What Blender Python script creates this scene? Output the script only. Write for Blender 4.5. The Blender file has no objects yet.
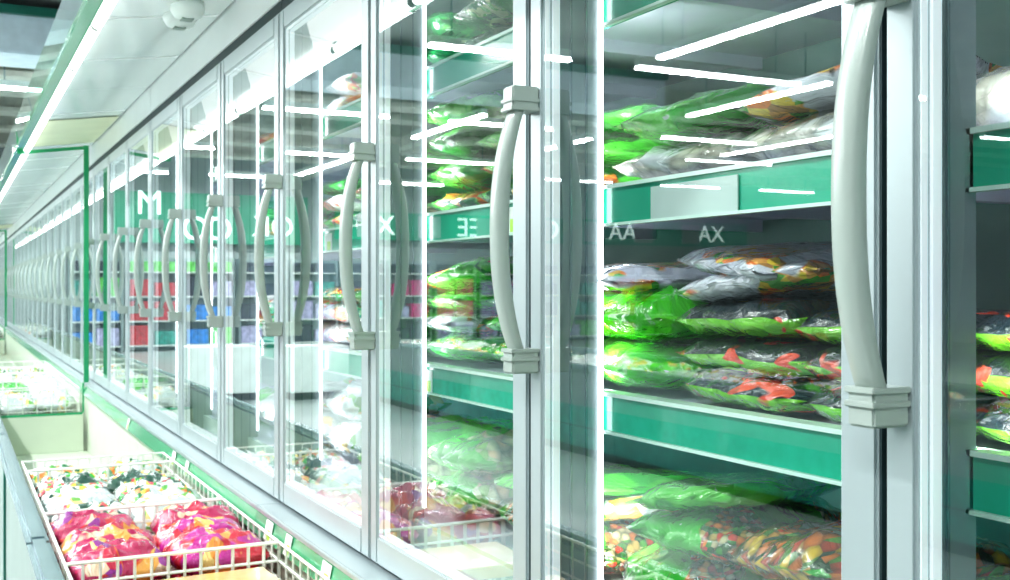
import bpy, bmesh, math, random
from mathutils import Vector, Matrix, noise
R = random.Random(7)
sc = bpy.context.scene
COL = sc.collection
TH = math.atan(555/1100)
CAMZ = 1.55
D = 0.80            # freezer door plane (x), row runs along +y
T0, P = 0.783, 0.7226
def tj(k): return T0 + P*k
LASTK = 33
ZB, ZT = 0.970, 2.302
SHELF = [1.055, 1.378, 1.704, 2.020]

# ------------------------------------------------------------------ materials
def new_mat(name):
    m = bpy.data.materials.new(name); m.use_nodes = True
    nt = m.node_tree; nt.nodes.clear()
    out = nt.nodes.new('ShaderNodeOutputMaterial')
    return m, nt, out
def N(nt, t, **kw):
    n = nt.nodes.new(t)
    for k, v in kw.items(): setattr(n, k, v)
    return n
def pbr(name, col, rough=.5, metal=0, coat=0, noise_amt=.06, nscale=6, bump=0, bscale=40, emit=0, spec=.5):
    m, nt, out = new_mat(name); L = nt.links.new
    b = N(nt, 'ShaderNodeBsdfPrincipled')
    b.inputs['Roughness'].default_value = rough; b.inputs['Metallic'].default_value = metal
    b.inputs['Coat Weight'].default_value = coat; b.inputs['Coat Roughness'].default_value = .08
    b.inputs['Specular IOR Level'].default_value = spec
    tc = N(nt, 'ShaderNodeTexCoord'); nz = N(nt, 'ShaderNodeTexNoise'); nz.inputs['Scale'].default_value = nscale
    L(tc.outputs['Object'], nz.inputs['Vector'])
    r = N(nt, 'ShaderNodeValToRGB')
    r.color_ramp.elements[0].position = .3; r.color_ramp.elements[1].position = .7
    r.color_ramp.elements[0].color = [max(0, c*(1-noise_amt)) for c in col]+[1]
    r.color_ramp.elements[1].color = [min(1, c*(1+noise_amt)) for c in col]+[1]
    L(nz.outputs['Fac'], r.inputs['Fac']); L(r.outputs['Color'], b.inputs['Base Color'])
    if emit:
        L(r.outputs['Color'], b.inputs['Emission Color']); b.inputs['Emission Strength'].default_value = emit
    if bump:
        n2 = N(nt, 'ShaderNodeTexNoise'); n2.inputs['Scale'].default_value = bscale
        L(tc.outputs['Object'], n2.inputs['Vector'])
        bp = N(nt, 'ShaderNodeBump'); bp.inputs['Strength'].default_value = bump; bp.inputs['Distance'].default_value = .01
        L(n2.outputs['Fac'], bp.inputs['Height']); L(bp.outputs['Normal'], b.inputs['Normal'])
    L(b.outputs['BSDF'], out.inputs['Surface'])
    return m
def emis(name, col, s):
    m, nt, out = new_mat(name)
    e = N(nt, 'ShaderNodeEmission'); e.inputs['Color'].default_value = list(col)+[1]; e.inputs['Strength'].default_value = s
    nt.links.new(e.outputs[0], out.inputs['Surface']); return m
def glassy(name, tint, r0, power=5, rough=0.0, edge=None, haze=0.0):
    """thin pane: transparent, with a mirror coat that grows with the angle (Schlick)"""
    m, nt, out = new_mat(name); L = nt.links.new
    g = N(nt, 'ShaderNodeNewGeometry'); d = N(nt, 'ShaderNodeVectorMath', operation='DOT_PRODUCT')
    L(g.outputs['Normal'], d.inputs[0]); L(g.outputs['Incoming'], d.inputs[1])
    a = N(nt, 'ShaderNodeMath', operation='ABSOLUTE'); L(d.outputs['Value'], a.inputs[0])
    s = N(nt, 'ShaderNodeMath', operation='SUBTRACT'); s.inputs[0].default_value = 1; L(a.outputs[0], s.inputs[1])
    p = N(nt, 'ShaderNodeMath', operation='POWER'); L(s.outputs[0], p.inputs[0]); p.inputs[1].default_value = power
    f = N(nt, 'ShaderNodeMath', operation='MULTIPLY_ADD'); L(p.outputs[0], f.inputs[0]); f.inputs[1].default_value = 1-r0; f.inputs[2].default_value = r0
    t = N(nt, 'ShaderNodeBsdfTransparent'); t.inputs['Color'].default_value = list(tint)+[1]
    gl = N(nt, 'ShaderNodeBsdfGlossy'); gl.inputs['Roughness'].default_value = rough; gl.inputs['Color'].default_value = (.96, 1, .99, 1)
    mx = N(nt, 'ShaderNodeMixShader'); L(f.outputs[0], mx.inputs['Fac']); L(t.outputs[0], mx.inputs[1]); L(gl.outputs[0], mx.inputs[2])
    last = mx
    if haze:
        df = N(nt, 'ShaderNodeBsdfDiffuse'); df.inputs['Color'].default_value = (.85, .95, .92, 1)
        m2 = N(nt, 'ShaderNodeMixShader'); m2.inputs['Fac'].default_value = haze
        L(mx.outputs[0], m2.inputs[1]); L(df.outputs[0], m2.inputs[2]); last = m2
    L(last.outputs[0], out.inputs['Surface']); return m

def bag_mat(name, kind, **k):
    """printed / clear plastic bag film"""
    m, nt, out = new_mat(name); L = nt.links.new
    tc = N(nt, 'ShaderNodeTexCoord'); oi = N(nt, 'ShaderNodeObjectInfo')
    off = N(nt, 'ShaderNodeVectorMath', operation='MULTIPLY_ADD')
    off.inputs[1].default_value = (.27, .34, .10)
    L(tc.outputs['Object'], off.inputs[0]); L(oi.outputs['Random'], off.inputs[2])
    vec = off.outputs['Vector']
    b = N(nt, 'ShaderNodeBsdfPrincipled'); b.inputs['Roughness'].default_value = k.get('rough', .22)
    b.inputs['Coat Weight'].default_value = 1; b.inputs['Coat Roughness'].default_value = .06
    def ramp(src, stops, const=True):
        r = N(nt, 'ShaderNodeValToRGB'); cr = r.color_ramp
        if const: cr.interpolation = 'CONSTANT'
        while len(cr.elements) < len(stops): cr.elements.new(.5)
        for e, (p_, c_) in zip(cr.elements, stops): e.position = p_; e.color = list(c_)+[1]
        L(src, r.inputs['Fac']); return r.outputs['Color']
    def nzf(scale, detail=2, dist=0):
        n = N(nt, 'ShaderNodeTexNoise'); n.inputs['Scale'].default_value = scale; n.inputs['Detail'].default_value = detail; n.inputs['Distortion'].default_value = dist
        L(vec, n.inputs['Vector']); return n.outputs['Fac']
    def vor(scale, stretch=None):
        v = N(nt, 'ShaderNodeTexVoronoi'); v.inputs['Scale'].default_value = scale
        src = vec
        if stretch:
            mp = N(nt, 'ShaderNodeMapping'); mp.inputs['Scale'].default_value = stretch; mp.inputs['Rotation'].default_value = (0, 0, .6); L(vec, mp.inputs['Vector']); src = mp.outputs[0]
        L(src, v.inputs['Vector'])
        sx = N(nt, 'ShaderNodeSeparateColor'); L(v.outputs['Color'], sx.inputs[0]); return sx.outputs[0], v.outputs['Distance']
    def mix(fac, a, c):
        x = N(nt, 'ShaderNodeMix', data_type='RGBA'); L(fac, x.inputs[0])
        for s_, v_ in ((6, a), (7, c)):
            if isinstance(v_, (tuple, list)): x.inputs[s_].default_value = list(v_)+[1]
            else: L(v_, x.inputs[s_])
        return x.outputs[2]
    def thr(src, lo, hi):
        r = N(nt, 'ShaderNodeMapRange'); r.inputs[1].default_value = lo; r.inputs[2].default_value = hi; L(src, r.inputs[0]); return r.outputs[0]
    if kind == 'veg':
        c, dist = vor(k.get('scale', 55), k.get('stretch'))
        cols = k['cols']; col = ramp(c, [(i/len(cols), cc) for i, cc in enumerate(cols)])
        dk = thr(dist, .9, .3)
        col = mix(dk, [x*.25 for x in cols[0]], col)
        if 'film' in k: col = mix(thr(nzf(k.get('fs', 9), 1, .3), k.get('fl', .5), k.get('fl', .5)+k.get('fw', .1)), col, k['film'])
    elif kind == 'print':
        n1 = nzf(k.get('s1', 7), 1, .6)
        col = mix(thr(n1, k.get('lo', .52), k.get('lo', .52)+.03), k['base'], k['second'])
        if 'pic' in k:
            c, dist = vor(k.get('scale', 60)); pc = k['pic']
            pcol = ramp(c, [(i/len(pc), cc) for i, cc in enumerate(pc)])
            n2 = nzf(k.get('s2', 6), 1, .4)
            col = mix(thr(n2, k.get('plo', .5), k.get('plo', .5)+.02), col, pcol)
    elif kind == 'band':   # black top, lime rim, orange fans
        sx = N(nt, 'ShaderNodeSeparateXYZ'); L(tc.outputs['Generated'], sx.inputs[0])
        n1 = nzf(9, 1, .3)
        ad = N(nt, 'ShaderNodeMath', operation='MULTIPLY_ADD'); L(n1, ad.inputs[0]); ad.inputs[1].default_value = .35; L(sx.outputs['Z'], ad.inputs[2])
        col = mix(thr(ad.outputs[0], .66, .675), k['rim'], k['base'])
        n3 = nzf(16, 1, .5)
        col = mix(thr(n3, .62, .64), col, k['spot'])
    # milky wrinkles of the film; on the black bags, painted white highlights
    wv = nzf(k.get('ws', 26), 3, 1.6)
    col = mix(thr(wv, k.get('wt', .69), k.get('wt', .69)+.05), col, k.get('wr', (.6, .72, .66)))
    L(col, b.inputs['Base Color'])
    bn = N(nt, 'ShaderNodeTexNoise'); bn.inputs['Scale'].default_value = k.get('bs', 24); bn.inputs['Detail'].default_value = 3; bn.inputs['Distortion'].default_value = 1.2
    L(vec, bn.inputs['Vector'])
    bp = N(nt, 'ShaderNodeBump'); bp.inputs['Strength'].default_value = k.get('bump', .8); bp.inputs['Distance'].default_value = .012
    L(bn.outputs['Fac'], bp.inputs['Height']); L(bp.outputs['Normal'], b.inputs['Normal']); L(bp.outputs['Normal'], b.inputs['Coat Normal'])
    L(b.outputs['BSDF'], out.inputs['Surface']); return m

G1, G2, G3 = (.03, .42, .04), (.10, .62, .05), (.004, .13, .03)
OR, RD, YL, WH, CR = (.85, .22, .03), (.65, .03, .02), (.85, .6, .06), (.85, .9, .9), (.8, .72, .5)
M = {}
M['frame'] = pbr('door_frame_aluminium', (.47, .54, .56), .36, .25, noise_amt=.03)
M['frame_light'] = pbr('sill_aluminium', (.38, .44, .46), .33, .3, noise_amt=.04, nscale=3)
M['handle'] = pbr('handle_grey_plastic', (.41, .47, .44), .3, coat=.3, noise_amt=.02)
M['gasket_shade'] = pbr('dark_gasket_and_shade', (.015, .04, .045), .6)  # real gaskets, and the dark fill painted for gap and seam shade
M['spacer'] = pbr('spacer_glow', (.88, .92, 1), .4, 0, emit=.30)  # emission paints bright light onto the spacer strips, which are no lamps
M['glass'] = glassy('door_glass', (.97, 1, .985), .095, 2.6)
M['visor'] = glassy('visor_green_glass', (.42, .80, .62), .08, 4, haze=.08)
M['divider'] = glassy('divider_clear_glass', (.97, 1, .985), .05, 5, haze=.03)
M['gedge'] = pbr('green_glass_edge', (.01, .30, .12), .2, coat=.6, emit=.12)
M['soffit'] = pbr('white_soffit', (.78, .85, .84), .22, coat=.25, noise_amt=.04, nscale=2)
M['cream'] = pbr('cream_panel', (.82, .84, .60), .45, noise_amt=.04)
M['fascia'] = pbr('white_fascia', (.86, .90, .90), .35, noise_amt=.02)
M['liner'] = pbr('white_liner', (.62, .69, .57), .45, noise_amt=.03)
M['interior'] = pbr('cabinet_interior', (.22, .38, .36), .5, noise_amt=.05)
M['mullion'] = pbr('mullion_grey', (.23, .29, .31), .35, noise_amt=.1, nscale=10)
M['shelf'] = pbr('shelf_wire_white', (.66, .68, .84), .4, noise_amt=.05, nscale=9)
M['rail'] = pbr('green_price_rail', (.02, .42, .27), .2, coat=.6, noise_amt=.2, nscale=4)
M['railedge'] = pbr('pale_rail_edge', (.75, .95, .88), .25, coat=.4)
M['prail'] = pbr('chest_green_rail', (.07, .40, .20), .22, coat=.6, noise_amt=.12, nscale=3)
M['rim'] = pbr('chest_rim_metal', (.30, .40, .44), .22, .55, noise_amt=.12, nscale=5)
M['ext'] = pbr('chest_exterior', (.33, .41, .38), .4, noise_amt=.05)
M['dgreen'] = pbr('dark_green_trim', (.01, .15, .11), .35)
M['paper'] = pbr('paper_tag', (.88, .93, .9), .6)
M['greypaper'] = pbr('translucent_paper', (.50, .62, .60), .35, noise_amt=.2, nscale=6)
M['lime'] = pbr('lime_tag_print', (.55, .85, .12), .6)
M['wire'] = pbr('white_wire', (.90, .92, .86), .35)
M['led'] = emis('led_strip_light', (.93, .97, 1), 6)
M['tube'] = emis('lamp_tube_light', (.97, 1, .99), 3.2)
M['ctube'] = emis('ceiling_tube_light', (.95, .98, 1), 22)
M['header'] = emis('header_added_glow', (.95, .98, 1), .75)  # added glow for the header panel, whitens the door tops
M['cap'] = pbr('lamp_socket', (.3, .38, .34), .5)
M['floor'] = pbr('floor_grey', (.34, .38, .38), .28, noise_amt=.10, nscale=1.2)
M['ceil'] = pbr('ceiling_grey', (.42, .43, .42), .8, noise_amt=.25, nscale=.8)
M['beam'] = pbr('beam_taupe', (.55, .56, .50), .6, noise_amt=.15)
M['duct'] = pbr('duct_white', (.74, .82, .92), .5)
M['wall'] = pbr('wall_grey', (.36, .42, .43), .6, noise_amt=.1, nscale=.6)
M['sign'] = pbr('sign_green_glow', (.005, .24, .14), .4, emit=.25)  # emission stands in for light missing on the end wall
M['letter'] = pbr('letter_white_glow', (.8, .95, .9), .4, emit=1.3)  # letters glow too, in place of light falling on them
M['white'] = pbr('white_enamel', (.82, .90, .88), .35)
M['black'] = pbr('black_base', (.01, .02, .02), .5)
M['rack'] = pbr('rack_metal', (.30, .38, .40), .4, .3)
for nm, c in dict(red=(.55, .02, .04), blue=(.03, .22, .65), magenta=(.62, .02, .22), lightgreen=(.15, .6, .12), dark=(.03, .04, .07), lilac=(.4, .38, .6), peach=(.7, .4, .2), teal=(.02, .3, .25)).items():
    M['m_'+nm] = pbr('box_'+nm, c, .45, noise_amt=.35, nscale=9)
B = {}
B['green'] = bag_mat('bag_green', 'print', base=G2, second=G1, s1=6)
B['green_pic'] = bag_mat('bag_green_picture', 'print', base=G2, second=G3, pic=[OR, RD, YL, OR, (.9, .5, .3)], plo=.54, s2=8, scale=45)
B['lime'] = bag_mat('bag_bright_lime', 'print', base=(.06, .58, .01), second=(.12, .70, .02), ws=15)
B['dark_green'] = bag_mat('bag_dark_green', 'print', base=G3, second=(.02, .3, .05), pic=[(.02, .2, .06), (.1, .4, .05), (.5, .6, .3)], plo=.56)
B['black_lime'] = bag_mat('bag_black_lime', 'band', base=(.006, .016, .022), rim=(.18, .60, .02), spot=(.78, .06, .02), wr=(.8, .88, .88), wt=.71, ws=34)  # white wr streaks are highlights painted into the film colour
B['white_pizza'] = bag_mat('bag_white_pizza', 'print', base=(.74, .76, .85), second=(.6, .62, .74), pic=[OR, (.5, .25, .08), YL, (.1, .4, .05), (.8, .4, .1)], plo=.53, s2=9, scale=50)
B['dumpling'] = bag_mat('bag_clear_dumplings', 'veg', cols=[(.5, .5, .42), (.62, .6, .5), (.42, .44, .38), (.66, .64, .6)], scale=32, film=(.6, .66, .7), ws=14)
B['mixveg'] = bag_mat('bag_clear_mixed_veg', 'veg', cols=[(.02, .10, .02), OR, (.45, .30, .08), (.04, .25, .02), RD, (.55, .48, .28)], scale=80, film=(.04, .50, .03), fs=7, fl=.47, fw=.015, wt=.72)
B['carrot'] = bag_mat('bag_clear_carrots', 'veg', cols=[(.01, .05, .01), (.60, .16, .02), (.65, .42, .03), (.42, .05, .02), (.10, .25, .03), (.6, .32, .08)], scale=64, stretch=(1, .6, .6), film=(.03, .40, .03), fs=6, fl=.60, fw=.01, wt=.72)
B['cauli'] = bag_mat('bag_clear_cauliflower', 'veg', cols=[(.45, .65, .3), (.75, .8, .5), (.8, .6, .35), (.3, .6, .15)], scale=40, film=(.05, .50, .03), fs=7, fl=.5, fw=.02, wt=.72)
B['red_white'] = bag_mat('bag_white_red', 'print', base=(.85, .86, .88), second=(.75, .2, .12), pic=[OR, RD, (.3, .6, .1), (.9, .8, .7)], plo=.52)
B['magenta'] = bag_mat('bag_magenta', 'print', base=(.50, .008, .10), second=(.72, .12, .02), pic=[(.85, .40, .08), (.68, .02, .03), (.32, .02, .30), (.85, .62, .45), (.6, .01, .06)], plo=.51, s2=9, scale=17, s1=9, ws=18)
B['red'] = bag_mat('bag_red', 'print', base=(.62, .02, .05), second=(.55, .02, .30), pic=[(.9, .6, .2), (.9, .3, .05)], plo=.57, s2=10, scale=14, s1=8)
B['white_veg'] = bag_mat('bag_white_veg', 'print', base=(.62, .68, .66), second=(.01, .16, .05), pic=[(.1, .42, .05), OR, (.9, .92, .85), YL, (.03, .2, .06)], plo=.5, s2=11, scale=40, s1=10, lo=.57)
B['dark_veg'] = bag_mat('bag_dark_veg', 'print', base=(.02, .09, .06), second=(.82, .88, .86), pic=[G1, (.75, .08, .1), (.85, .85, .8), YL], plo=.55, s2=12, scale=45, s1=11)
B['white'] = bag_mat('bag_white', 'print', base=(.66, .70, .70), second=(.55, .63, .62), pic=[(.9, .6, .2), (.2, .5, .1), (.9, .92, .9), (.92, .9, .85)], plo=.58, s2=10, scale=30)
B['yellow'] = bag_mat('bag_yellow_box', 'print', base=(.88, .62, .22), second=(.92, .7, .4), bump=.1, ws=4)

# ------------------------------------------------------------------ mesh helpers
class MB:
    def __init__(s): s.v = []; s.f = []
    def box(s, x0, x1, y0, y1, z0, z1):
        b = len(s.v)
        s.v += [(x, y, z) for x in (x0, x1) for y in (y0, y1) for z in (z0, z1)]
        s.f += [tuple(b+i for i in q) for q in ((0, 1, 3, 2), (4, 6, 7, 5), (0, 4, 5, 1), (2, 3, 7, 6), (0, 2, 6, 4), (1, 5, 7, 3))]
        return s
    def prism_y(s, pts, y0, y1):      # polygon in xz extruded along y
        b = len(s.v); n = len(pts)
        s.v += [(x, y0, z) for x, z in pts]+[(x, y1, z) for x, z in pts]
        s.f += [tuple(range(b, b+n)), tuple(range(b+2*n-1, b+n-1, -1))]
        s.f += [(b+i, b+n+i, b+n+(i+1) % n, b+(i+1) % n) for i in range(n)]
        return s
    def tube(s, p, q, r, n=6):
        p, q = Vector(p), Vector(q); d = (q-p).normalized()
        u = d.orthogonal().normalized(); w = d.cross(u); b = len(s.v)
        for c in (p, q):
            for i in range(n):
                a = 2*math.pi*i/n; s.v.append(tuple(c+r*(math.cos(a)*u+math.sin(a)*w)))
        s.f += [(b+i, b+(i+1) % n, b+n+(i+1) % n, b+n+i) for i in range(n)]
        s.f += [tuple(range(b+n-1, b-1, -1)), tuple(range(b+n, b+2*n))]
        return s
    def quad(s, a, b_, c, d):
        b = len(s.v); s.v += [a, b_, c, d]; s.f.append((b, b+1, b+2, b+3)); return s
    def build(s, name, mat, parent=None, bevel=0, smooth=False):
        me = bpy.data.meshes.new(name); me.from_pydata(s.v, [], s.f); 
        bm = bmesh.new(); bm.from_mesh(me); bmesh.ops.recalc_face_normals(bm, faces=bm.faces)
        if bevel: bmesh.ops.bevel(bm, geom=list(bm.edges), offset=bevel, segments=2, affect='EDGES', clamp_overlap=True)
        bm.to_mesh(me); bm.free()
        if smooth: me.polygons.foreach_set('use_smooth', [True]*len(me.polygons))
        me.materials.append(mat)
        return link(name, me, parent)
def link(name, me, parent=None):
    o = bpy.data.objects.new(name, me); COL.objects.link(o)
    if parent is not None: o.parent = parent
    return o
def tag(o, label=None, cat=None, group=None, kind=None):
    if label: o['label'] = label
    if cat: o['category'] = cat
    if group: o['group'] = group
    if kind: o['kind'] = kind
    return o
def thing(name, label, cat, loc=(0, 0, 0), group=None):
    o = bpy.data.objects.new(name, None); COL.objects.link(o); o.location = loc; o.empty_display_size = .1
    return tag(o, label, cat, group)
def copy_tree(o, parent=None):
    c = o.copy(); COL.objects.link(c)
    if parent is not None: c.parent = parent
    for ch in [x for x in bpy.data.objects if x.parent == o]: copy_tree(ch, c)
    return c
ORD = ['first', 'second', 'third', 'fourth', 'fifth', 'sixth', 'seventh', 'eighth', 'ninth', 'tenth', 'eleventh', 'twelfth', 'thirteenth', 'fourteenth', 'fifteenth', 'sixteenth', 'seventeenth', 'eighteenth', 'nineteenth', 'twentieth']
def ordn(i):
    if i < 20: return ORD[i]
    if i == 29: return 'thirtieth'
    return ('twenty-' if i < 29 else 'thirty-')+ORD[(i-20) if i < 29 else (i-30)]

# ------------------------------------------------------------------ room shell
def struct(name, mb, mat): return tag(mb.build(name, mat), kind='structure')
XW, YE, YS, ZC = -24, 30.5, -5, 5.2
struct('floor', MB().box(XW, 1.75, YS, YE, -.1, 0), M['floor'])
struct('ceiling', MB().box(XW, 1.75, YS, YE, ZC, ZC+.1), M['ceil'])
struct('wall_end', MB().box(XW, 1.75, YE, YE+.1, 0, ZC), M['wall'])
struct('wall_back', MB().box(XW, 1.75, YS-.1, YS, 0, ZC), M['wall'])
struct('wall_right', MB().box(1.75, 1.85, YS, YE, 0, ZC), M['wall'])
struct('wall_left', MB().box(XW-.1, XW, YS, YE, 0, ZC), M['wall'])
for i, y in enumerate((16.7, 18.0, 19.4, 21.6, 24.0, 26.6)):
    struct('ceiling_beam' if i == 0 else 'ceiling_beam.%03d' % i, MB().box(XW, 1.75, y, y+.35, ZC-.45, ZC).box(XW, 1.75, y-.12, y+.47, ZC-.5, ZC-.42), M['beam'])
struct('ceiling_joist', MB().box(-.9, -.65, 16.3, 30, ZC-.62, ZC-.5).box(.1, .3, 16.3, 30, ZC-.62, ZC-.5).box(-7.1, -6.8, 16.3, 30, ZC-.7, ZC-.5), M['beam'])
dk = thing('air_duct', 'wide white air duct with a green stripe under the ceiling', 'duct')
MB().box(-9, 1.7, 15.1, 16.1, 4.50, 5.08).build('duct_body', M['duct'], dk, bevel=.02)
MB().box(-9, 1.7, 15.02, 15.099, 4.98, 5.09).build('duct_stripe', M['dgreen'], dk)
for hx_ in (-8, -5, -2, 1): MB().box(hx_-.03, hx_+.03, 15.5, 15.7, 5.079, 5.2).build('duct_strap', M['rack'], dk)

# ceiling lamps
def ceiling_lamp(x0, x1, y0, y1, z, label, energy):
    t = thing('ceiling_lamp', label, 'lamp', ((x0+x1)/2, (y0+y1)/2, z), 'strip lamps hanging under the store ceiling')
    hx, hy = (x1-x0)/2, (y1-y0)/2
    MB().box(-hx, hx, -hy, hy, .0, .09).build('lamp_housing', M['white'], t)
    MB().box(-hx+.01, hx-.01, -hy+.01, hy-.01, -.035, 0).build('lamp_tube', M['ctube'], t)
    for sg in (-.7, .7):
        ax, ay = (hx*sg, 0) if hx > hy else (0, hy*sg)
        MB().box(ax-.01, ax+.01, ay-.01, ay+.01, .09, ZC-z).build('lamp_hanger', M['rack'], t)
    if energy:
        ld = bpy.data.lights.new('lamp_light', 'AREA'); ld.shape = 'RECTANGLE'; ld.size = hx*2; ld.size_y = hy*2; ld.energy = energy; ld.color = (.95, 1, .98)
        lo = bpy.data.objects.new('lamp_light', ld); COL.objects.link(lo); lo.parent = t; lo.location = (0, 0, -.04)
LZ = 4.42
rows = {6.6: [(-12, -10), (-9.0, -6.4), (-5.3, -3.4)], 11.9: [(-15.5, -13.6), (-12, -9.9), (-9.0, -6.3), (-5.3, -3.4)],
        17.2: [(-12.6, -10.4), (-8.2, -6.0), (-4.9, -2.8), (.55, 1.5)], 14.5: [(-21, -18.8), (-17.6, -15.8)], 20.0: [(-19.5, -17.4), (-15.4, -13)], 25.3: [(-21.5, -19.5), (-18, -16), (-14.4, -12.2)], 22.7: [(-9.6, -7.4), (-6.4, -4.6), (-3.2, -1.0)], 28.0: [(-10.6, -8.4), (-6.4, -4.2), (-3.2, -1.2)]}
for ri, (y, segs) in enumerate(rows.items()):
    for ci, (a, b) in enumerate(sorted(segs, key=lambda q: -q[0])):
        ceiling_lamp(a, b, y-.06, y+.06, LZ, 'crosswise white strip lamp, %s from the right in the %s crosswise lamp row' % (ordn(ci), ordn(ri)), 0 if y in (14.5, 20.0, 25.3) else 95)
for ci, (x, y0, y1) in enumerate([(-6.24, 8.1, 11.3), (-6.24, 16.3, 19.4), (-6.24, 23, 27.4), (-9.3, 11.6, 14.9), (-9.3, 18, 21.5), (-13.2, 8, 11), (-13.2, 14, 19)]):
    ceiling_lamp(x-.06, x+.06, y0, y1, LZ, 'lengthwise white strip lamp, %s from the aisle side and front' % ordn(ci), 95)
for ci, y in enumerate((-2.5, .2, 2.9, 5.6, 8.3, 11)):  # unseen lamps added as fill light on the freezer fronts
    ceiling_lamp(-1.85, -1.7, y, y+2.2, LZ, 'long unseen strip lamp added as fill over the aisle, %s from the front' % ordn(ci), 70)

# ------------------------------------------------------------------ freezer units (cabinet above, chest below, three doors each)
def unit_span(u): return tj(3*u-3), tj(3*u)
def soffit_part(par, y0, y1, mat, name='canopy_soffit'):
    return MB().prism_y([(.38, 2.395), (.795, 2.452), (.795, 2.50), (.38, 2.46)], y0, y1).build(name, mat, par)
def handle_curve():
    """front profile of the bowed grip: swept rectangle, bow outwards (-x)"""
    me = bpy.data.meshes.new('grip'); bm = bmesh.new(); n = 22; rings = []
    H = .187
    for i in range(n+1):
        t = -1+2*i/n; z = H*t
        bow = .030*(1-abs(t)**2.4)
        x = -.030-bow*1.0
        hw = .0155; hd = .009+.003*(1-t*t)
        ring = []
        for q in range(10):
            a = 2*math.pi*q/10
            ca, sa = math.cos(a), math.sin(a)
            px = math.copysign(abs(ca)**.55, ca)*hd; py = math.copysign(abs(sa)**.55, sa)*hw
            ring.append(bm.verts.new((x+px, py, z)))
        rings.append(ring)
    for a, b in zip(rings, rings[1:]):
        for q in range(10): bm.faces.new((a[q], a[(q+1) % 10], b[(q+1) % 10], b[q]))
    bm.faces.new(rings[0][::-1]); bm.faces.new(rings[-1])
    bmesh.ops.recalc_face_normals(bm, faces=bm.faces)
    bm.to_mesh(me); bm.free(); me.polygons.foreach_set('use_smooth', [True]*len(me.polygons)); me.materials.append(M['handle'])
    return me
DG = .005
def make_handle(parent, loc):
    """bowed grip with a ridged bracket at each end, one mesh"""
    me = handle_curve(); bm = bmesh.new(); bm.from_mesh(me)
    def blk(x0, x1, y0, y1, z0, z1, bev):
        b2 = bmesh.new(); bmesh.ops.create_cube(b2, size=1)
        for v in b2.verts: v.co = Vector(((x0+x1)/2+v.co.x*(x1-x0), (y0+y1)/2+v.co.y*(y1-y0), (z0+z1)/2+v.co.z*(z1-z0)))
        bmesh.ops.bevel(b2, geom=list(b2.edges), offset=bev, segments=2, affect='EDGES')
        m2 = bpy.data.meshes.new('t'); b2.to_mesh(m2); b2.free(); bm.from_mesh(m2); bpy.data.meshes.remove(m2)
    for s in (-1, 1):
        zc = s*.2
        blk(-.046, -.0005, -.017, .017, zc-.0175, zc+.0175, .0025)
        for dz in (-.017, -.004): blk(-.0485, -.0003, -.0188, .0188, zc+dz*s-.003, zc+dz*s+.003, .001)
    bm.to_mesh(me); bm.free()
    for p in me.polygons: p.use_smooth = len(p.vertices) == 4 and p.index < 220
    o = link('door_handle', me, parent); o.location = loc
    return o
def make_door():
    W, Hh, S, S2 = P-2*DG, ZT-ZB, .050, .038
    y0 = DG
    d = MB().box(0, .03, y0, y0+S, 0, Hh).box(0, .03, y0+W-S2, y0+W, 0, Hh).box(0, .03, y0+S, y0+W-S2, 0, .058).box(0, .03, y0+S, y0+W-S2, Hh-.056, Hh).build('freezer_door', M['frame'], None, bevel=.0035)
    MB().quad((.004, y0+S-.001, .055), (.004, y0+W-S2+.001, .055), (.004, y0+W-S2+.001, Hh-.053), (.004, y0+S-.001, Hh-.053)).build('glass_pane', M['glass'], d)
    a, b = y0+S+.0005, y0+W-S2-.0005
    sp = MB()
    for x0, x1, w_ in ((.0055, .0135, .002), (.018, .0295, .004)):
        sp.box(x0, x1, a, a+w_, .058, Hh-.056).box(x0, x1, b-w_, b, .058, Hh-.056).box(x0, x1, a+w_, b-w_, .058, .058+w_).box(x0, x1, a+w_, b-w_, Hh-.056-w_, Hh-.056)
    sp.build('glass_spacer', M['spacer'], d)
    MB().box(.0305, .0315, y0+.004, y0+.02, .01, Hh-.01).box(.0305, .0315, y0+W-.02, y0+W-.004, .01, Hh-.01).box(.0305, .0315, y0+.02, y0+W-.02, .01, .03).box(.0305, .0315, y0+.02, y0+W-.02, Hh-.03, Hh-.01).build('door_gasket', M['gasket_shade'], d)
    make_handle(d, (0, y0+W-.015, CAMZ+.088-ZB))
    return d
DOOR = [None]
def hang_door(par, y):
    if DOOR[0] is None: d = DOOR[0] = make_door(); d.parent = par
    else: d = copy_tree(DOOR[0], par)
    d.location = (D, y, ZB)

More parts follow.
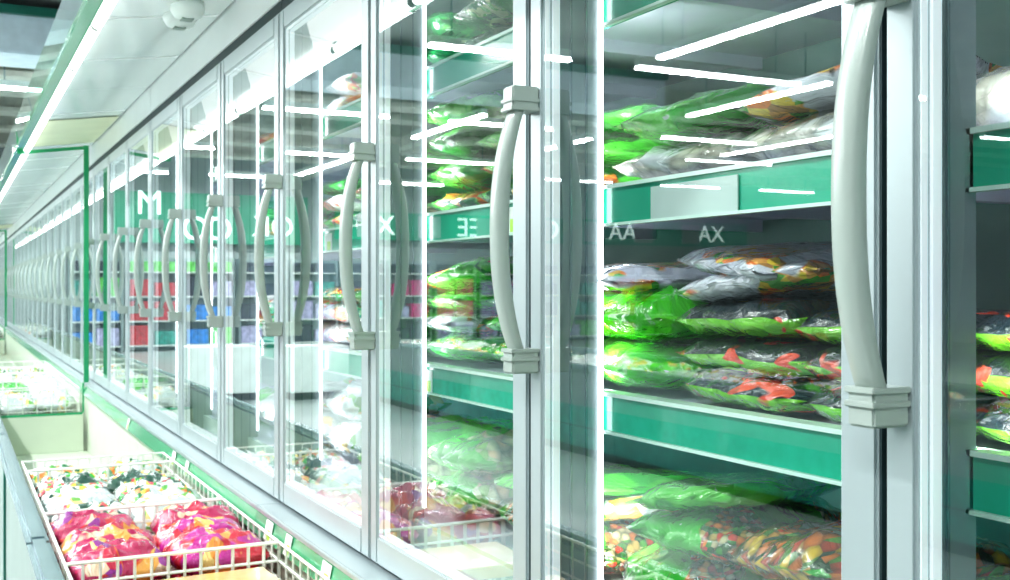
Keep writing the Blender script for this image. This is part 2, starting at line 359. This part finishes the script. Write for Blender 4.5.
def rail_pieces(par, y0, y1, z):
    MB().prism_y([(.925, z-.052), (.945, z-.052), (.945, z+.002), (.925, z+.002)], y0, y1).build('price_rail', M['rail'], par)
    MB().box(.920, .950, y0, y1, z+.002, z+.008).box(.919, .93, y0, y1, z-.057, z-.0525).build('rail_lip', M['railedge'], par)
NU = LASTK//3
for u in range(0, NU+1):
    y0, y1 = unit_span(u)
    if y1 > tj(LASTK)+.01: break
    lab = ('tall white freezer cabinet with glass doors, %s' % ('cut off by the right edge of the photo' if u == 0 else '%s three-door unit left of the large right-hand post' % ordn(u-1)))
    c = thing('freezer_cabinet', lab, 'freezer', (0, y0, 0), 'combination freezer cabinets of the row')
    L_ = y1-y0; e = .002
    # carcass: back, top, floor, side panels at the unit ends
    MB().box(1.46, 1.56, e, L_-e, .30, 2.62).build('back_panel', M['interior'], c)
    MB().box(.835, 1.46, e, L_-e, 2.34, 2.60).build('top_panel', M['interior'], c)
    MB().box(.845, 1.46, e, L_-e, .94, 1.0).build('cabinet_floor', M['shelf'], c)
    MB().box(.802, .845, e, L_-e, 2.335, 2.62).build('fascia_panel', M['fascia'], c, bevel=.002)
    MB().box(.806, .836, e, L_-e, 2.304, 2.334).build('top_seam_shade', M['gasket_shade'], c)  # dark strip painted in for the shadow of the seam
    MB().prism_y([(.862, 2.335), (.895, 2.335), (.905, 2.20), (.900, 2.20)], e, L_-e).build('header_glow_panel', M['header'], c)  # invented glowing panel, added to brighten the tops of the doors
    # canopy
    soffit_part(c, e, L_-e, M['soffit'])
    for k in range(1, 3): MB().prism_y([(.39, 2.3945), (.79, 2.4500), (.79, 2.4515), (.39, 2.396)], P*k-.012, P*k+.012).build('soffit_rib', M['fascia'], c)
    MB().prism_y([(.356, 2.383), (.384, 2.366), (.390, 2.366), (.390, 2.40), (.360, 2.42)], e, L_-e).build('canopy_edge', M['gedge'], c)
    MB().quad((.368, e, 2.385), (.368, L_-e, 2.385), (.345, L_-e, 2.545), (.345, e, 2.545)).build('glass_visor', M['visor'], c)
    for k in range(0, 3):
        tt = MB().tube((.412, .02+P*k, 2.378), (.412, P*(k+1)-.02, 2.378), .017, 10).build('canopy_tube', M['tube'], c, smooth=True)
        MB().tube((.412, P*k+.001, 2.378), (.412, .0199+P*k, 2.378), .0155, 10).tube((.412, P*(k+1)-.0199, 2.378), (.412, P*(k+1)-.001, 2.378), .0155, 10).build('tube_socket', M['cap'], c)
    for k in range(3): hang_door(c, P*k)
    # mullions with led strips, shelves with green rails
    for k in range(0, 3):
        MB().box(.842, .918 if not (u == 1 and k == 0) else .934, P*k-.02 if k else e, P*k+.022, 1.0, 2.339).build('mullion', M['mullion'], c)
        st = MB()
        for xx in (.862, .89): st.box(xx, xx+.003, (P*k-.024 if k else -.0015), (P*k-.0202 if k else e-.0001), 1.0, 2.33)
        st.build('mullion_strip', M['rim'], c)
        ya = P*k-.027 if k else -.006
        MB().box(.804, .8295, P*k-DG+.0005 if k else e, P*k+DG-.0005, .975, 2.30).build('gap_shade', M['gasket_shade'], c)  # dark filler stands in for the shade between the doors
        MB().box(.832, .8415, P*k-.012 if k else e, P*k+.012, .975, 2.30).build('gap_shade', M['gasket_shade'], c)  # dark backing that hides the lit mullion, same gap shade
        if not (u == 1 and k == 0): MB().box(.914, .920, ya+.001, ya+.006, 1.075, 2.32).build('led_strip', M['led'], c)
    for si, z in enumerate(SHELF):
        if si == 0:
            MB().box(.850, .856, e, L_-e, 1.0005, 1.006).build('sill_strip', M['m_peach'], c)
            sh = MB().box(.90, 1.458, e, L_-e, 1.0005, z-.003).build('bottom_deck', M['shelf'], c)
            MB().box(.885, .8995, e, L_-e, 1.001, z-.002).build('deck_front', M['railedge'], sh)
        else:
            sh = MB().box(.946, 1.42, e, L_-e, z-.022, z-.003)
            for q in range(int(L_/.36)): sh.box(.96, 1.41, .18+q*.36, .2+q*.36, z-.045, z-.022)
            sh = sh.build('shelf', M['shelf'], c)
            rail_pieces(sh, e, L_-e, z)
    # chest below
    MB().prism_y([(.742, .966), (.8, .963), (.842, .963), (.842, .93), (.742, .93)], e, L_-e).build('chest_sill', M['frame_light'], c)
    MB().prism_y([(.737, .963), (.742, .966), (.742, .952), (.737, .952)], e, L_-e).build('sill_lip', M['frame_light'], c, bevel=.001)
    MB().prism_y([(.741, .951), (.727, .898), (.735, .892), (.750, .925)], e, L_-e).build('chest_price_rail', M['prail'], c)
    MB().box(.752, .84, e, L_-e, .30, .929).build('chest_back_liner', M['liner'], c)
    MB().box(.22, .7515, e, L_-e, .30, .55).build('chest_floor', M['liner'], c)
    MB().box(.181, .2195, e, L_-e, .08, .899).build('chest_front', M['ext'], c)
    MB().box(.168, .221, e, L_-e, .90, .932).build('chest_rim', M['rim'], c, bevel=.012)
    MB().box(.17, .1805, e, L_-e, .30, .36).build('chest_bumper', M['dgreen'], c)
    MB().box(.25, 1.5, e, L_-e, .0, .298).build('plinth', M['black'], c)
    if u % 2 == 1:
        q = 4.27-y0 if u == 2 else .9
    MB().box(.173, .1805, L_-.75, L_-.70, .37, .89).build('front_post', M['dgreen'], c)
    if u in (3, 8):   # cream end section of the canopy next to the glass divider
        MB().prism_y([(.41, 2.3925), (.79, 2.4445), (.79, 2.447), (.41, 2.395)], L_-1.25, L_-.11).build('canopy_end_panel', M['cream'], c)
    if u in (3, 8):
        MB().box(.2205, .7295, L_-.11, L_-.06, .551, .775).build('chest_end_wall', M['liner'], c)
for i, (y, w) in enumerate(((7.19, 'nearer'), (tj(24)-.05, 'farther'))):
    g = thing('glass_divider', 'clear glass divider with green edges standing across the freezer row, %s one' % w, 'divider', (0, y, 0))
    pts = [(.745, .80), (.745, 2.40), (.775, 2.425), (.39, 2.372), (.262, .80)]
    pts = [(.732, .786), (.732, 2.42), (.39, 2.372), (.24, .786)]
    me = MB(); me.v = [(x, 0, z) for x, z in pts]; me.f = [(0, 1, 2, 3)]; me.build('divider_pane', M['divider'], g)
    MB().box(.732, .762, -.006, .006, .97, 2.425).box(.724, .734, -.006, .006, .786, .97).box(.235, .724, -.006, .006, .776, .79).build('edge_strip', M['gedge'], g)
    MB().prism_y([(.385, 2.352), (.385, 2.372), (.762, 2.424), (.762, 2.404)], -.0065, .0065).build('edge_strip', M['gedge'], g)
    MB().prism_y([(.36, 2.352), (.385, 2.352), (.385, 2.372), (.372, 2.374), (.36, 2.50), (.352, 2.50)], -.0065, .0065).build('corner_strip', M['gedge'], g)

# rounded white speaker-like fitting hung under the canopy (two oval louvred lobes)
ft = thing('canopy_fitting', 'pale rounded twin fitting with dark slots mounted under the white canopy', 'fitting', (.66, 3.50, 2.437))
for q in range(2):
    me = MB()
    n = 20; b0 = len(me.v)
    rings = ((.092, .0), (.096, -.024), (.076, -.044), (.036, -.052))
    for (r, z) in rings:
        for i in range(n):
            a = 2*math.pi*i/n; me.v.append((r*.55*math.cos(a), q*.13+r*.62*math.sin(a), z))
    for k in range(len(rings)-1):
        for i in range(n): me.f.append((k*n+i, k*n+(i+1) % n, (k+1)*n+(i+1) % n, (k+1)*n+i))
    me.f.append(tuple(range(3*n, 4*n))); me.f.append(tuple(range(n-1, -1, -1)))
    lb = me.build('fitting_lobe', M['white'], ft, smooth=True)
    MB().box(-.02, .016, q*.13-.02, q*.13+.02, -.0545, -.050).build('slot', M['cap'], lb)

# price tags on the long green rail and on shelf rails
def price_tag(y, x, z, w, h, label, tilt=.2, yl=True):
    t = thing('price_tag', label, 'price tag', (x, y, z), 'price tags')
    t.rotation_euler = (0, tilt, 0)
    MB().box(-.002, 0, -w/2, w/2, -h/2, h/2).build('tag_paper', M['paper'] if w < .1 else M['greypaper'], t)
    if yl: MB().box(-.0026, -.0021, -w*.38, w*.1, -h*.42, h*.05).build('tag_print', M['lime'], t)
for i, yy in enumerate((2.10, 2.32, 2.62, 2.80, 3.9, 4.15, 5.3)):
    price_tag(yy, .7325, .925, .062 if i % 2 else .05, .050, 'small white price tag on the lower green rail, %s from the right' % ordn(i), .2)
for i, (si, yy, w) in enumerate([(2, 1.25, .20), (2, 1.80, .05), (1, 2.20, .05), (0, 2.22, .05), (3, 2.35, .06), (3, 1.60, .16), (1, 3.0, .05), (0, 3.05, .05), (2, 2.9, .06)]):
    nm = ['deck edge', 'lowest shelf rail', 'middle shelf rail', 'top shelf rail'][si]
    z = SHELF[si]-(.030 if si else .026); x = .9235 if si else .8835
    price_tag(yy, x, z, w, .05 if si else .044, 'white paper price tag on the %s at %s' % (nm, ['first whole door', 'first whole door far end', 'the second whole door', 'the second whole door base', 'the second whole door', 'the nearest whole door, wide', 'the third whole door', 'the third whole door base', 'the third whole door'][i]), 0, w < .1)

# ------------------------------------------------------------------ bags
def bag_mesh(seed, blunt=3.0, lump=1.0):
    r = random.Random(seed); nx, ny = 20, 14
    bm = bmesh.new(); top = {}; bot = {}
    so = Vector((seed*3.1, seed*1.7, 0))
    for i in range(nx+1):
        for j in range(ny+1):
            u, v = -1+2*i/nx, -1+2*j/ny
            pu = max(0, 1-abs(u)**blunt)**.6; pv = max(0, 1-abs(v)**blunt)**.6
            pin = 1-.10*(abs(u)**4)
            h = pu*pv
            n1 = noise.noise(Vector((u*2.4, v*2.4, 0))+so); n2 = noise.noise(Vector((u*7, v*5, 3))+so); n3 = abs(noise.noise(Vector((u*4, v*9, 7))+so))
            z = h*(.42+.20*n1*lump)+.07*n2*h*lump+.06*n3*lump
            wob = .05*noise.noise(Vector((u*3, v*3, 9))+so)
            x = u*.5*(1+wob*.6); y = v*.5*pin*(1+wob)
            edge = i in (0, nx) or j in (0, ny)
            ez = .10*noise.noise(Vector((u*5, v*5, 5))+so)
            if edge:
                top[i, j] = bot[i, j] = bm.verts.new((x, y, ez))
            else:
                if i in (1, nx-1): z = .03
                top[i, j] = bm.verts.new((x, y, ez*(1-h)+z)); bot[i, j] = bm.verts.new((x, y, ez*(1-h)-h*(.40+.1*n2)))
    for i in range(nx):
        for j in range(ny):
            for d, fl in ((top, 0), (bot, 1)):
                q = [d[i, j], d[i+1, j], d[i+1, j+1], d[i, j+1]]
                try: bm.faces.new(q[::-1] if fl else q)
                except ValueError: pass
    bmesh.ops.recalc_face_normals(bm, faces=bm.faces)
    me = bpy.data.meshes.new('frozen_bag'); bm.to_mesh(me); bm.free()
    me.polygons.foreach_set('use_smooth', [True]*len(me.polygons))
    me.materials.append(B['green'])
    return me
BM = [bag_mesh(s, lump=1.2) for s in range(7)]
BM_FLAT = [bag_mesh(s+20, blunt=6.5, lump=.55) for s in range(4)]
def bag(mat, x, y, z, lx, ly, h, label, group, rot=(0, 0, 0), meshes=BM, name='frozen_food_bag', long_y=True):
    """x,y,z = centre of the base. lx depth, ly along the row"""
    o = link(name, R.choice(meshes))
    a, b = (ly, lx) if long_y else (lx, ly)
    o.scale = (a, b, h)
    o.location = (x, y, z+h*.42)
    o.rotation_euler = (rot[0], rot[1], rot[2]+(math.pi/2 if long_y else 0))
    o.material_slots[0].link = 'OBJECT'; o.material_slots[0].material = B[mat]
    return tag(o, label, 'food bag', group)
LOOK = dict(green='plain green frozen food bag', green_pic='green bag with orange-red picture', lime='bright lime green plastic bag', dark_green='dark green leafy printed bag',
            black_lime='glossy black bag with lime edge', white_pizza='lilac-white bag with pizza picture', dumpling='clear bag of pale dumplings', mixveg='clear bag of mixed vegetables', carrot='clear bag of carrot mix',
            cauli='clear bag of cauliflower mix', red_white='white bag with red picture', magenta='magenta and orange glossy bag', red='red glossy bag with orange print', white_veg='white bag with vegetable print', dark_veg='dark green and white vegetable bag', white='puffy white plastic bag', yellow='yellow-orange flat carton')
SHN = ['bottom deck', 'lowest shelf', 'middle shelf', 'top shelf']
def DN(y):
    j = int((y-T0)//P)
    return 'right edge door' if j < 0 else '%s whole door' % ordn(j)
cnt = {}
def stack(si, y, items, ly=.24, lx=.34, x=1.13, dz=None):
    """items from bottom up: (mat, height) lying bags"""
    z = SHELF[si]+.003
    key = (si, DN(y)); cnt[key] = cnt.get(key, 0)+1; q = cnt[key]
    for li, it in enumerate(items):
        mat, h = it[0], it[1]; rz = it[2] if len(it) > 2 else R.uniform(-.08, .08)
        tilt = it[3] if len(it) > 3 else R.uniform(-.03, .03)
        ord_ = 'alone' if len(items) == 1 else ('top bag' if li == len(items)-1 else ('bottom bag' if li == 0 else 'bag %s up' % ordn(li)))
        lab = '%s, %s, %s pile, %s, %s' % (LOOK[mat], ord_, ordn(q-1), SHN[si], DN(y))
        bag(mat, x+R.uniform(-.01, .01), y+R.uniform(-.012, .012), z, lx, ly, h, lab, 'frozen food bags on the cabinet shelves', (tilt*.5, tilt, rz), BM if h > .05 and mat != 'black_lime' else BM_FLAT)
        z += h*.80
# bottom deck (door right edge .. third)
stack(0, .55, [('mixveg', .10), ('carrot', .10)])
stack(0, .83, [('mixveg', .11), ('green', .08)])
stack(0, 1.10, [('carrot', .11, .1), ('carrot', .10, -.1, .1)], x=1.10)
stack(0, 1.36, [('mixveg', .11), ('mixveg', .09, .3), ('green', .05, .5, .15)], x=1.10)
stack(0, 1.62, [('mixveg', .11), ('white_pizza', .05, .5, .2), ('green', .05, -.4, .1)], x=1.10)
stack(0, 1.88, [('mixveg', .10), ('green', .06)], x=1.14)
stack(0, 2.15, [('cauli', .11), ('cauli', .10, .1)], x=1.10)
stack(0, 2.42, [('cauli', .12), ('green', .09), ], x=1.10)
stack(0, 2.70, [('green', .10), ('green_pic', .08)])
stack(0, 2.98, [('white', .14), ('white', .12)])
stack(0, 3.28, [('white', .14), ('red_white', .10)])
stack(0, 3.8, [('white', .14)]); stack(0, 4.1, [('green', .12)])
# lowest shelf
stack(1, .48, [('black_lime', .06)]*3, ly=.22)
stack(1, .72, [('black_lime', .06)]*3, ly=.22)
stack(1, .97, [('black_lime', .06, .1), ('black_lime', .06), ('black_lime', .055)], ly=.25, x=1.12)
stack(1, 1.225, [('black_lime', .06, -.05), ('black_lime', .06), ('black_lime', .065), ('white_pizza', .05, .15, .12), ('white_pizza', .05, -.2, -.1)], ly=.27, x=1.12)
stack(1, 1.51, [('lime', .10), ('lime', .11, .05), ('white_pizza', .05, -.3, -.05)], ly=.26, x=1.10)
stack(1, 1.76, [('lime', .085), ('green', .085, .05), ('dark_green', .055, -.2, -.05)], ly=.22, x=1.10)
stack(1, 1.98, [('lime', .08), ('green', .07), ('dark_green', .05)], x=1.16)
stack(1, 2.24, [('green', .08), ('white_pizza', .06), ('green', .06), ('green_pic', .07, .4, .2)], x=1.12)
stack(1, 2.50, [('green', .08), ('green', .07), ('green_pic', .08, -.3, .1), ], x=1.12)
stack(1, 2.78, [('green', .08), ('dark_green', .07), ('green', .06)])
stack(1, 3.06, [('red_white', .08), ('red_white', .08), ('green_pic', .05)])
stack(1, 3.34, [('red_white', .08), ('red_white', .09)])
stack(1, 3.85, [('green_pic', .09), ('red_white', .09)]); stack(1, 4.2, [('red_white', .12)])
# middle shelf
stack(2, .55, [('dumpling', .10), ('white', .06)])
stack(2, .80, [('dumpling', .10)])
stack(2, 1.08, [('dumpling', .085), ('white_pizza', .06, .3, .15)], ly=.30, x=1.12)
stack(2, 1.38, [('dumpling', .085), ('green', .075, .4, .1)], ly=.28, x=1.12)
stack(2, 1.62, [('green', .09), ('green', .09, .2)], ly=.26, x=1.32, lx=.18)
stack(2, 1.66, [('green_pic', .06), ('green', .07), ('green', .06, .3)], x=1.12)
stack(2, 1.92, [('green_pic', .07), ('green_pic', .07), ('green', .06)], x=1.12)
stack(2, 2.20, [('green_pic', .07), ('green', .09), ('dark_green', .08), ('green', .08, .3, .1)], x=1.12)
stack(2, 2.48, [('cauli', .06), ('green', .09), ('green', .08), ('white_pizza', .05, .3)], x=1.12)
stack(2, 2.76, [('white', .08), ('green_pic', .08)])
stack(2, 3.04, [('green_pic', .07), ('red_white', .07), ('green', .05)])
stack(2, 3.34, [('red_white', .08), ('green_pic', .07)])
stack(2, 3.9, [('red_white', .09), ('green', .07)])
# top shelf
stack(3, 1.20, [('dark_green', .09)]); stack(3, 1.50, [('dark_green', .08), ('green', .05)]); stack(3, 1.80, [('dark_green', .07)])
stack(3, 2.06, [('dark_green', .09), ('dark_green', .09)]); stack(3, 2.34, [('dark_green', .09), ('dark_green', .10)], x=1.10)
stack(3, 2.64, [('green', .08)]); stack(3, 2.98, [('white_pizza', .09), ('red_white', .08)]); stack(3, 3.35, [('red_white', .10)]); stack(3, 3.9, [('green_pic', .10)])

# ------------------------------------------------------------------ wire baskets in the chest and their bags
def basket(y0, y1, label, dens=.036):
    t = thing('wire_basket', label, 'basket', (0, y0, 0), 'white wire baskets hanging in the chest freezer')
    x0, x1, zt, zb = .232, .722, .925, .66; L_ = y1-y0; r = .003
    m = MB()
    for zz in (zt, zb): m.tube((x0, 0, zz), (x1, 0, zz), r*1.3).tube((x0, L_, zz), (x1, L_, zz), r*1.3).tube((x0, 0, zz), (x0, L_, zz), r*1.3).tube((x1, 0, zz), (x1, L_, zz), r*1.3)
    m.build('basket_rim', M['wire'], t)
    m = MB(); zs = zt
    while zs > zb+.05:
        zs -= .045
        for yy in (0, L_): m.tube((x0, yy, zs), (x1, yy, zs), r)
        for xx in (x0, x1): m.tube((xx, 0, zs), (xx, L_, zs), r)
    n = int((x1-x0)/dens)
    for i in range(n+1):
        xx = x0+(x1-x0)*i/n
        for yy in (0, L_): m.tube((xx, yy, zb), (xx, yy, zt), r, 5)
        m.tube((xx, 0, zb), (xx, L_, zb), r, 5)
    n = max(2, int(L_/.06))
    for i in range(n+1):
        for xx in (x0, x1): m.tube((xx, L_*i/n, zb), (xx, L_*i/n, zt), r, 5)
    m.build('basket_wires', M['wire'], t)
BK = [(1.30, 1.98), (1.99, 2.66), (2.67, 3.28), (3.30, 4.07), (4.09, 4.31)]
WHO = ['with yellow cartons behind it nearest the camera', 'holding flat yellow cartons', 'full of magenta and red bags', 'full of white and dark vegetable bags', 'narrow one at the empty end of the chest']
for (a, b), w in zip(BK, WHO): basket(a, b, 'white wire basket %s' % w)
def fill(y0, y1, mats, where, z0=.672, top=.89, cols=2, rows_=2, h=.07, jitter=.02, layers=None, tilt=.22):
    layers = layers or max(1, int((top-z0)/(h*.8)))
    n = 0
    xs = [.232+.015+(.502-.03)*(i+.5)/cols for i in range(cols)]
    for l in range(layers):
        for i in range(rows_):
            for j in range(cols):
                yy = y0+.03+(y1-y0-.06)*(i+.5)/rows_
                last = l == layers-1
                mat = R.choice(mats)
                tl = R.uniform(-tilt, tilt) if last else 0
                layer = 'top' if last else ('lowest' if l == 0 else ordn(l))
                side = ['rim side', 'door side'][j] if cols == 2 else ['rim side', 'middle', 'door side'][j]
                bag(mat, xs[j]+R.uniform(-jitter, jitter), yy+R.uniform(-jitter, jitter), z0+l*h*.8, (.472/cols)*1.02, (y1-y0-.04)/rows_*1.0, h*(1.25 if last else 1),
                    '%s, %s layer, %s, place %s, %s' % (LOOK[mat].replace('printed ', ''), layer, side.replace(' side', ''), ordn(i), where), 'frozen food bags in the chest baskets',
                    (tl*.5, tl*.5, R.uniform(-.25, .25) if last else 0)); n += 1
fill(2.67, 3.28, ['magenta', 'magenta', 'red'], 'magenta basket', rows_=3, cols=2, h=.098, layers=3)
fill(3.30, 4.07, ['dark_veg', 'dark_veg', 'white_veg', 'dark_veg', 'white'], 'vegetable basket', rows_=4, cols=2, h=.09, layers=3)
fill(4.09, 4.31, ['white_veg', 'white_veg'], 'narrow basket', rows_=1, cols=2, h=.09, layers=3)
def carton(x, y, z, lx, ly, h, rot, label):
    o = MB().box(-lx/2, lx/2, -ly/2, ly/2, 0, h).build('food_carton', B['yellow'], None, bevel=.004)
    o.location = (x, y, z); o.rotation_euler = (0, 0, rot); tag(o, label, 'carton', 'yellow cartons in the nearest baskets')
for i, (x, y, z, r_) in enumerate([(.50, 2.50, .85, .05), (.50, 2.16, .84, 0), (.50, 1.80, .84, .05)]):
    carton(x, y, z, .36, .24, .03, r_, 'flat yellow-orange food carton lying in the nearest baskets, %s from the magenta bags' % ordn(i))
for i, y in enumerate((2.16, 2.48)):
    bag('red', .48, y, .67, .42, .28, .15, 'red glossy bag beneath the yellow cartons, %s from the near side' % ordn(i), 'frozen food bags in the chest baskets')
# beyond the first divider
yb = 7.32
for i in range(4):
    basket(yb+.72*i, yb+.72*i+.70, 'white wire basket beyond the nearer glass divider, %s from it' % ordn(i), .07)
    fill(yb+.72*i, yb+.72*i+.70, [['white', 'white', 'white_veg'], ['white', 'green'], ['white', 'green_pic', 'white'], ['white_veg', 'white']][i], 'basket %s past divider' % ordn(i), rows_=2, cols=2, h=.11, layers=2)
for i in range(3):
    y = 18.3+.75*i
    basket(y, y+.7, 'white wire basket beyond the farther glass divider, %s from it' % ordn(i), .08)
    fill(y, y+.7, ['white', 'red_white', 'white'], 'basket %s past farther divider' % ordn(i), rows_=1, cols=2, h=.12, layers=2)

# ------------------------------------------------------------------ far side of the aisle (seen mirrored in the doors)
IX = -3.6
for i in range(4):
    y0 = 2.2+i*3.0
    t = thing('island_freezer', 'low green island freezer across the aisle, %s from the front' % ordn(i), 'freezer', (IX, y0, 0), 'low island freezers across the aisle')
    L_ = 2.99
    MB().box(-1.5, -.03, 0, L_, 0, .08).build('plinth', M['black'], t)
    MB().box(-1.5, -.005, 0, L_, .08, .26).box(-1.5, 0, 0, L_, .275, .46).build('body', M['m_teal'], t)
    MB().box(-1.45, -.01, 0, L_, .26, .275).build('groove', M['black'], t)
    MB().box(-.06, .0, 0, L_, .46, .80).box(-1.5, -1.44, 0, L_, .46, .80).box(-1.44, -.06, 0, .05, .46, .8).box(-1.44, -.06, L_-.05, L_, .46, .8).build('side_panel', M['mullion'], t)
    MB().box(-.08, .02, 0, L_, .80, .84).box(-1.52, -1.42, 0, L_, .80, .84).build('rim', M['rim'], t)
    for k in range(8):
        m_ = ['white', 'dark_veg', 'white_veg', 'green_pic', 'white', 'red_white', 'black_lime', 'white'][(k+i) % 8]
        bag(m_, IX-.35-.55*(k % 2), y0+.4+.7*(k//2), .70, .48, .55, .16, '%s in the %s island freezer, %s %s' % (LOOK[m_], ordn(i), ordn(k//2), 'near the rim' if k % 2 == 0 else 'near the middle'), 'bags in the island freezers')
cb = thing('white_counter', 'low white box counter with a black base across the aisle', 'counter', (-1.75, 15.5, 0))
MB().box(-.5, .5, -.35, .35, .1, .74).build('counter_body', M['white'], cb, bevel=.01)
MB().box(-.48, .48, -.33, .33, 0, .1).build('counter_base', M['black'], cb)
cb = thing('white_counter', 'second low white box counter farther from the freezer doors', 'counter', (-3.0, 15.2, 0))
MB().box(-.42, .42, -.35, .35, .1, .74).build('counter_body', M['white'], cb, bevel=.01)
MB().box(-.40, .40, -.33, .33, 0, .1).build('counter_base', M['black'], cb)
# merchandise racks on the end wall
cols = ['blue', 'red', 'blue', 'dark', 'lilac', 'dark', 'magenta', 'magenta', 'lilac', 'dark', 'teal', 'red', 'dark']
CN = dict(blue='blue', red='red', dark='dark', lilac='lilac', peach='peach', magenta='magenta', teal='teal', lightgreen='light green')
for i in range(13):
    x = -1.5-1.35*i
    t = thing('display_rack', 'metal display rack on the end wall, %s from the freezer row' % ordn(i), 'rack', (x, 28.2, 0), 'display racks along the end wall')
    MB().box(-.62, -.58, -.3, .3, 0, 2.3).box(.58, .62, -.3, .3, 0, 2.3).box(-.6, .6, .27, .3, 0, 2.3).build('rack_frame', M['rack'], t)
    for k, z in enumerate((.15, .75, 1.35, 1.95)):
        MB().box(-.58, .58, -.3, .27, z-.03, z).build('rack_shelf', M['white'], t)
        for q in range(2):
            c_ = cols[i] if R.random() < (.75 if k else .3) else R.choice(['dark', 'lilac', 'lightgreen', 'teal'])
            if k == 3: c_ = 'lightgreen' if i in (1, 2) else 'dark'
            h_ = R.uniform(.3, .5) if k < 3 else .25
            o = MB().box(-.26, .26, -.2, .2, 0, h_).build('merchandise_carton', M['m_'+c_], None, bevel=.01)
            o.location = (x-.29+.58*q, 28.15, z+.001)
            tag(o, '%s carton on %s shelf up, %s rack, %s half' % (CN[c_], ordn(k), ordn(i), ['outer', 'inner'][q]), 'carton', 'cartons on the end wall racks')
# green signs with white letters on the end wall
def sign(x0, x1, z0, z1, y, texts, label):
    t = thing('wall_sign', label, 'sign', ((x0+x1)/2, y, (z0+z1)/2))
    w, h = (x1-x0)/2, (z1-z0)/2
    MB().box(-w, w, 0, .06, -h, h).build('sign_board', M['sign'], t)
    for (s, dx, dz, size) in texts:
        cu = bpy.data.curves.new('sign_text', 'FONT'); cu.body = s; cu.size = size; cu.extrude = .01; cu.align_x = 'CENTER'; cu.align_y = 'CENTER'
        cu.materials.append(M['letter'])
        tmp = bpy.data.objects.new('tmp', cu); COL.objects.link(tmp); bpy.context.view_layer.update()
        me = bpy.data.meshes.new_from_object(tmp.evaluated_get(bpy.context.evaluated_depsgraph_get())); bpy.data.objects.remove(tmp)
        o = link('sign_text', me, t); o.location = (dx, -.02, dz); o.rotation_euler = (math.pi/2, 0, 0)
    return t
sign(-7.4, -2.2, 2.75, 4.1, 30.2, [('M', 1.7, .35, .9), ('CO', .2, -.30, .9), ('OK', -1.6, -.2, .8)], 'large green sign with white letters beside the freezer row')
sign(-23.0, -8.2, 2.95, 3.75, 30.2, [('EE', 3.2, 0, .8), ('O', .4, 0, .8), ('AA', -2.3, 0, .8), ('XAA', -5.6, 0, .8), ('XO', 6.2, 0, .8)], 'long green sign band with white letters high on the end wall')
for i in range(7):
    x = -9.2-1.9*i
    o = MB().box(-.35, .35, 0, .05, -.32, .32).build('sign_plate', M['wall'], None); o.location = (x, 30.14, 3.35)
    tag(o, 'small grey plate on the long green sign band, %s from the right' % ordn(i), 'sign', 'grey plates on the sign band')

# ------------------------------------------------------------------ lights under the canopy, camera, world
for i in range(0, 11):
    y0, y1 = unit_span(i)
    ld = bpy.data.lights.new('canopy_light', 'AREA'); ld.shape = 'RECTANGLE'; ld.size = .03; ld.size_y = y1-y0-.1; ld.energy = .8; ld.color = (.96, 1, .99)
    lo = bpy.data.objects.new('canopy_light', ld); COL.objects.link(lo); lo.location = (.412, (y0+y1)/2, 2.357)
for k in range(-1, 7):
    ld = bpy.data.lights.new('cabinet_light', 'AREA'); ld.shape = 'RECTANGLE'; ld.size = 1.2; ld.size_y = .004; ld.energy = .9 if k <= 0 else 2.3; ld.color = (.95, .99, 1)
    lo = bpy.data.objects.new('cabinet_light', ld); COL.objects.link(lo); lo.location = (.938, tj(k)+.0, 1.70); lo.rotation_euler = (0, -math.pi/2, 0)
w = bpy.data.worlds.new('World'); sc.world = w; w.use_nodes = True
w.node_tree.nodes['Background'].inputs[0].default_value = (.8, .95, .95, 1); w.node_tree.nodes['Background'].inputs[1].default_value = .6
cam = bpy.data.cameras.new('camera'); co = bpy.data.objects.new('camera', cam); COL.objects.link(co)
co.location = (0, 0, CAMZ); co.rotation_euler = (math.pi/2, 0, -TH)
cam.sensor_width = 36; cam.lens = 36*1100/1010; cam.shift_y = -2/1010
cam.clip_start = .02
cam.dof.use_dof = True; cam.dof.focus_distance = 1.5; cam.dof.aperture_fstop = 13
sc.camera = co
sc.view_settings.view_transform = 'Standard'
sc.view_settings.look = 'Medium High Contrast'
sc.view_settings.exposure = .27
sc.view_settings.gamma = 1.0
sc.cycles.max_bounces = 10; sc.cycles.transparent_max_bounces = 24; sc.cycles.glossy_bounces = 5; sc.cycles.diffuse_bounces = 4
sc.cycles.sample_clamp_indirect = 8

for o in bpy.data.objects:
    if 'label' in o and not 4 <= len(o['label'].replace('-', ' ').split()) <= 16: print('LONG', o.name, o['label'])
from collections import Counter
for l_, n_ in Counter(o['label'] for o in bpy.data.objects if 'label' in o).items():
    if n_ > 1: print('DUP', n_, l_)
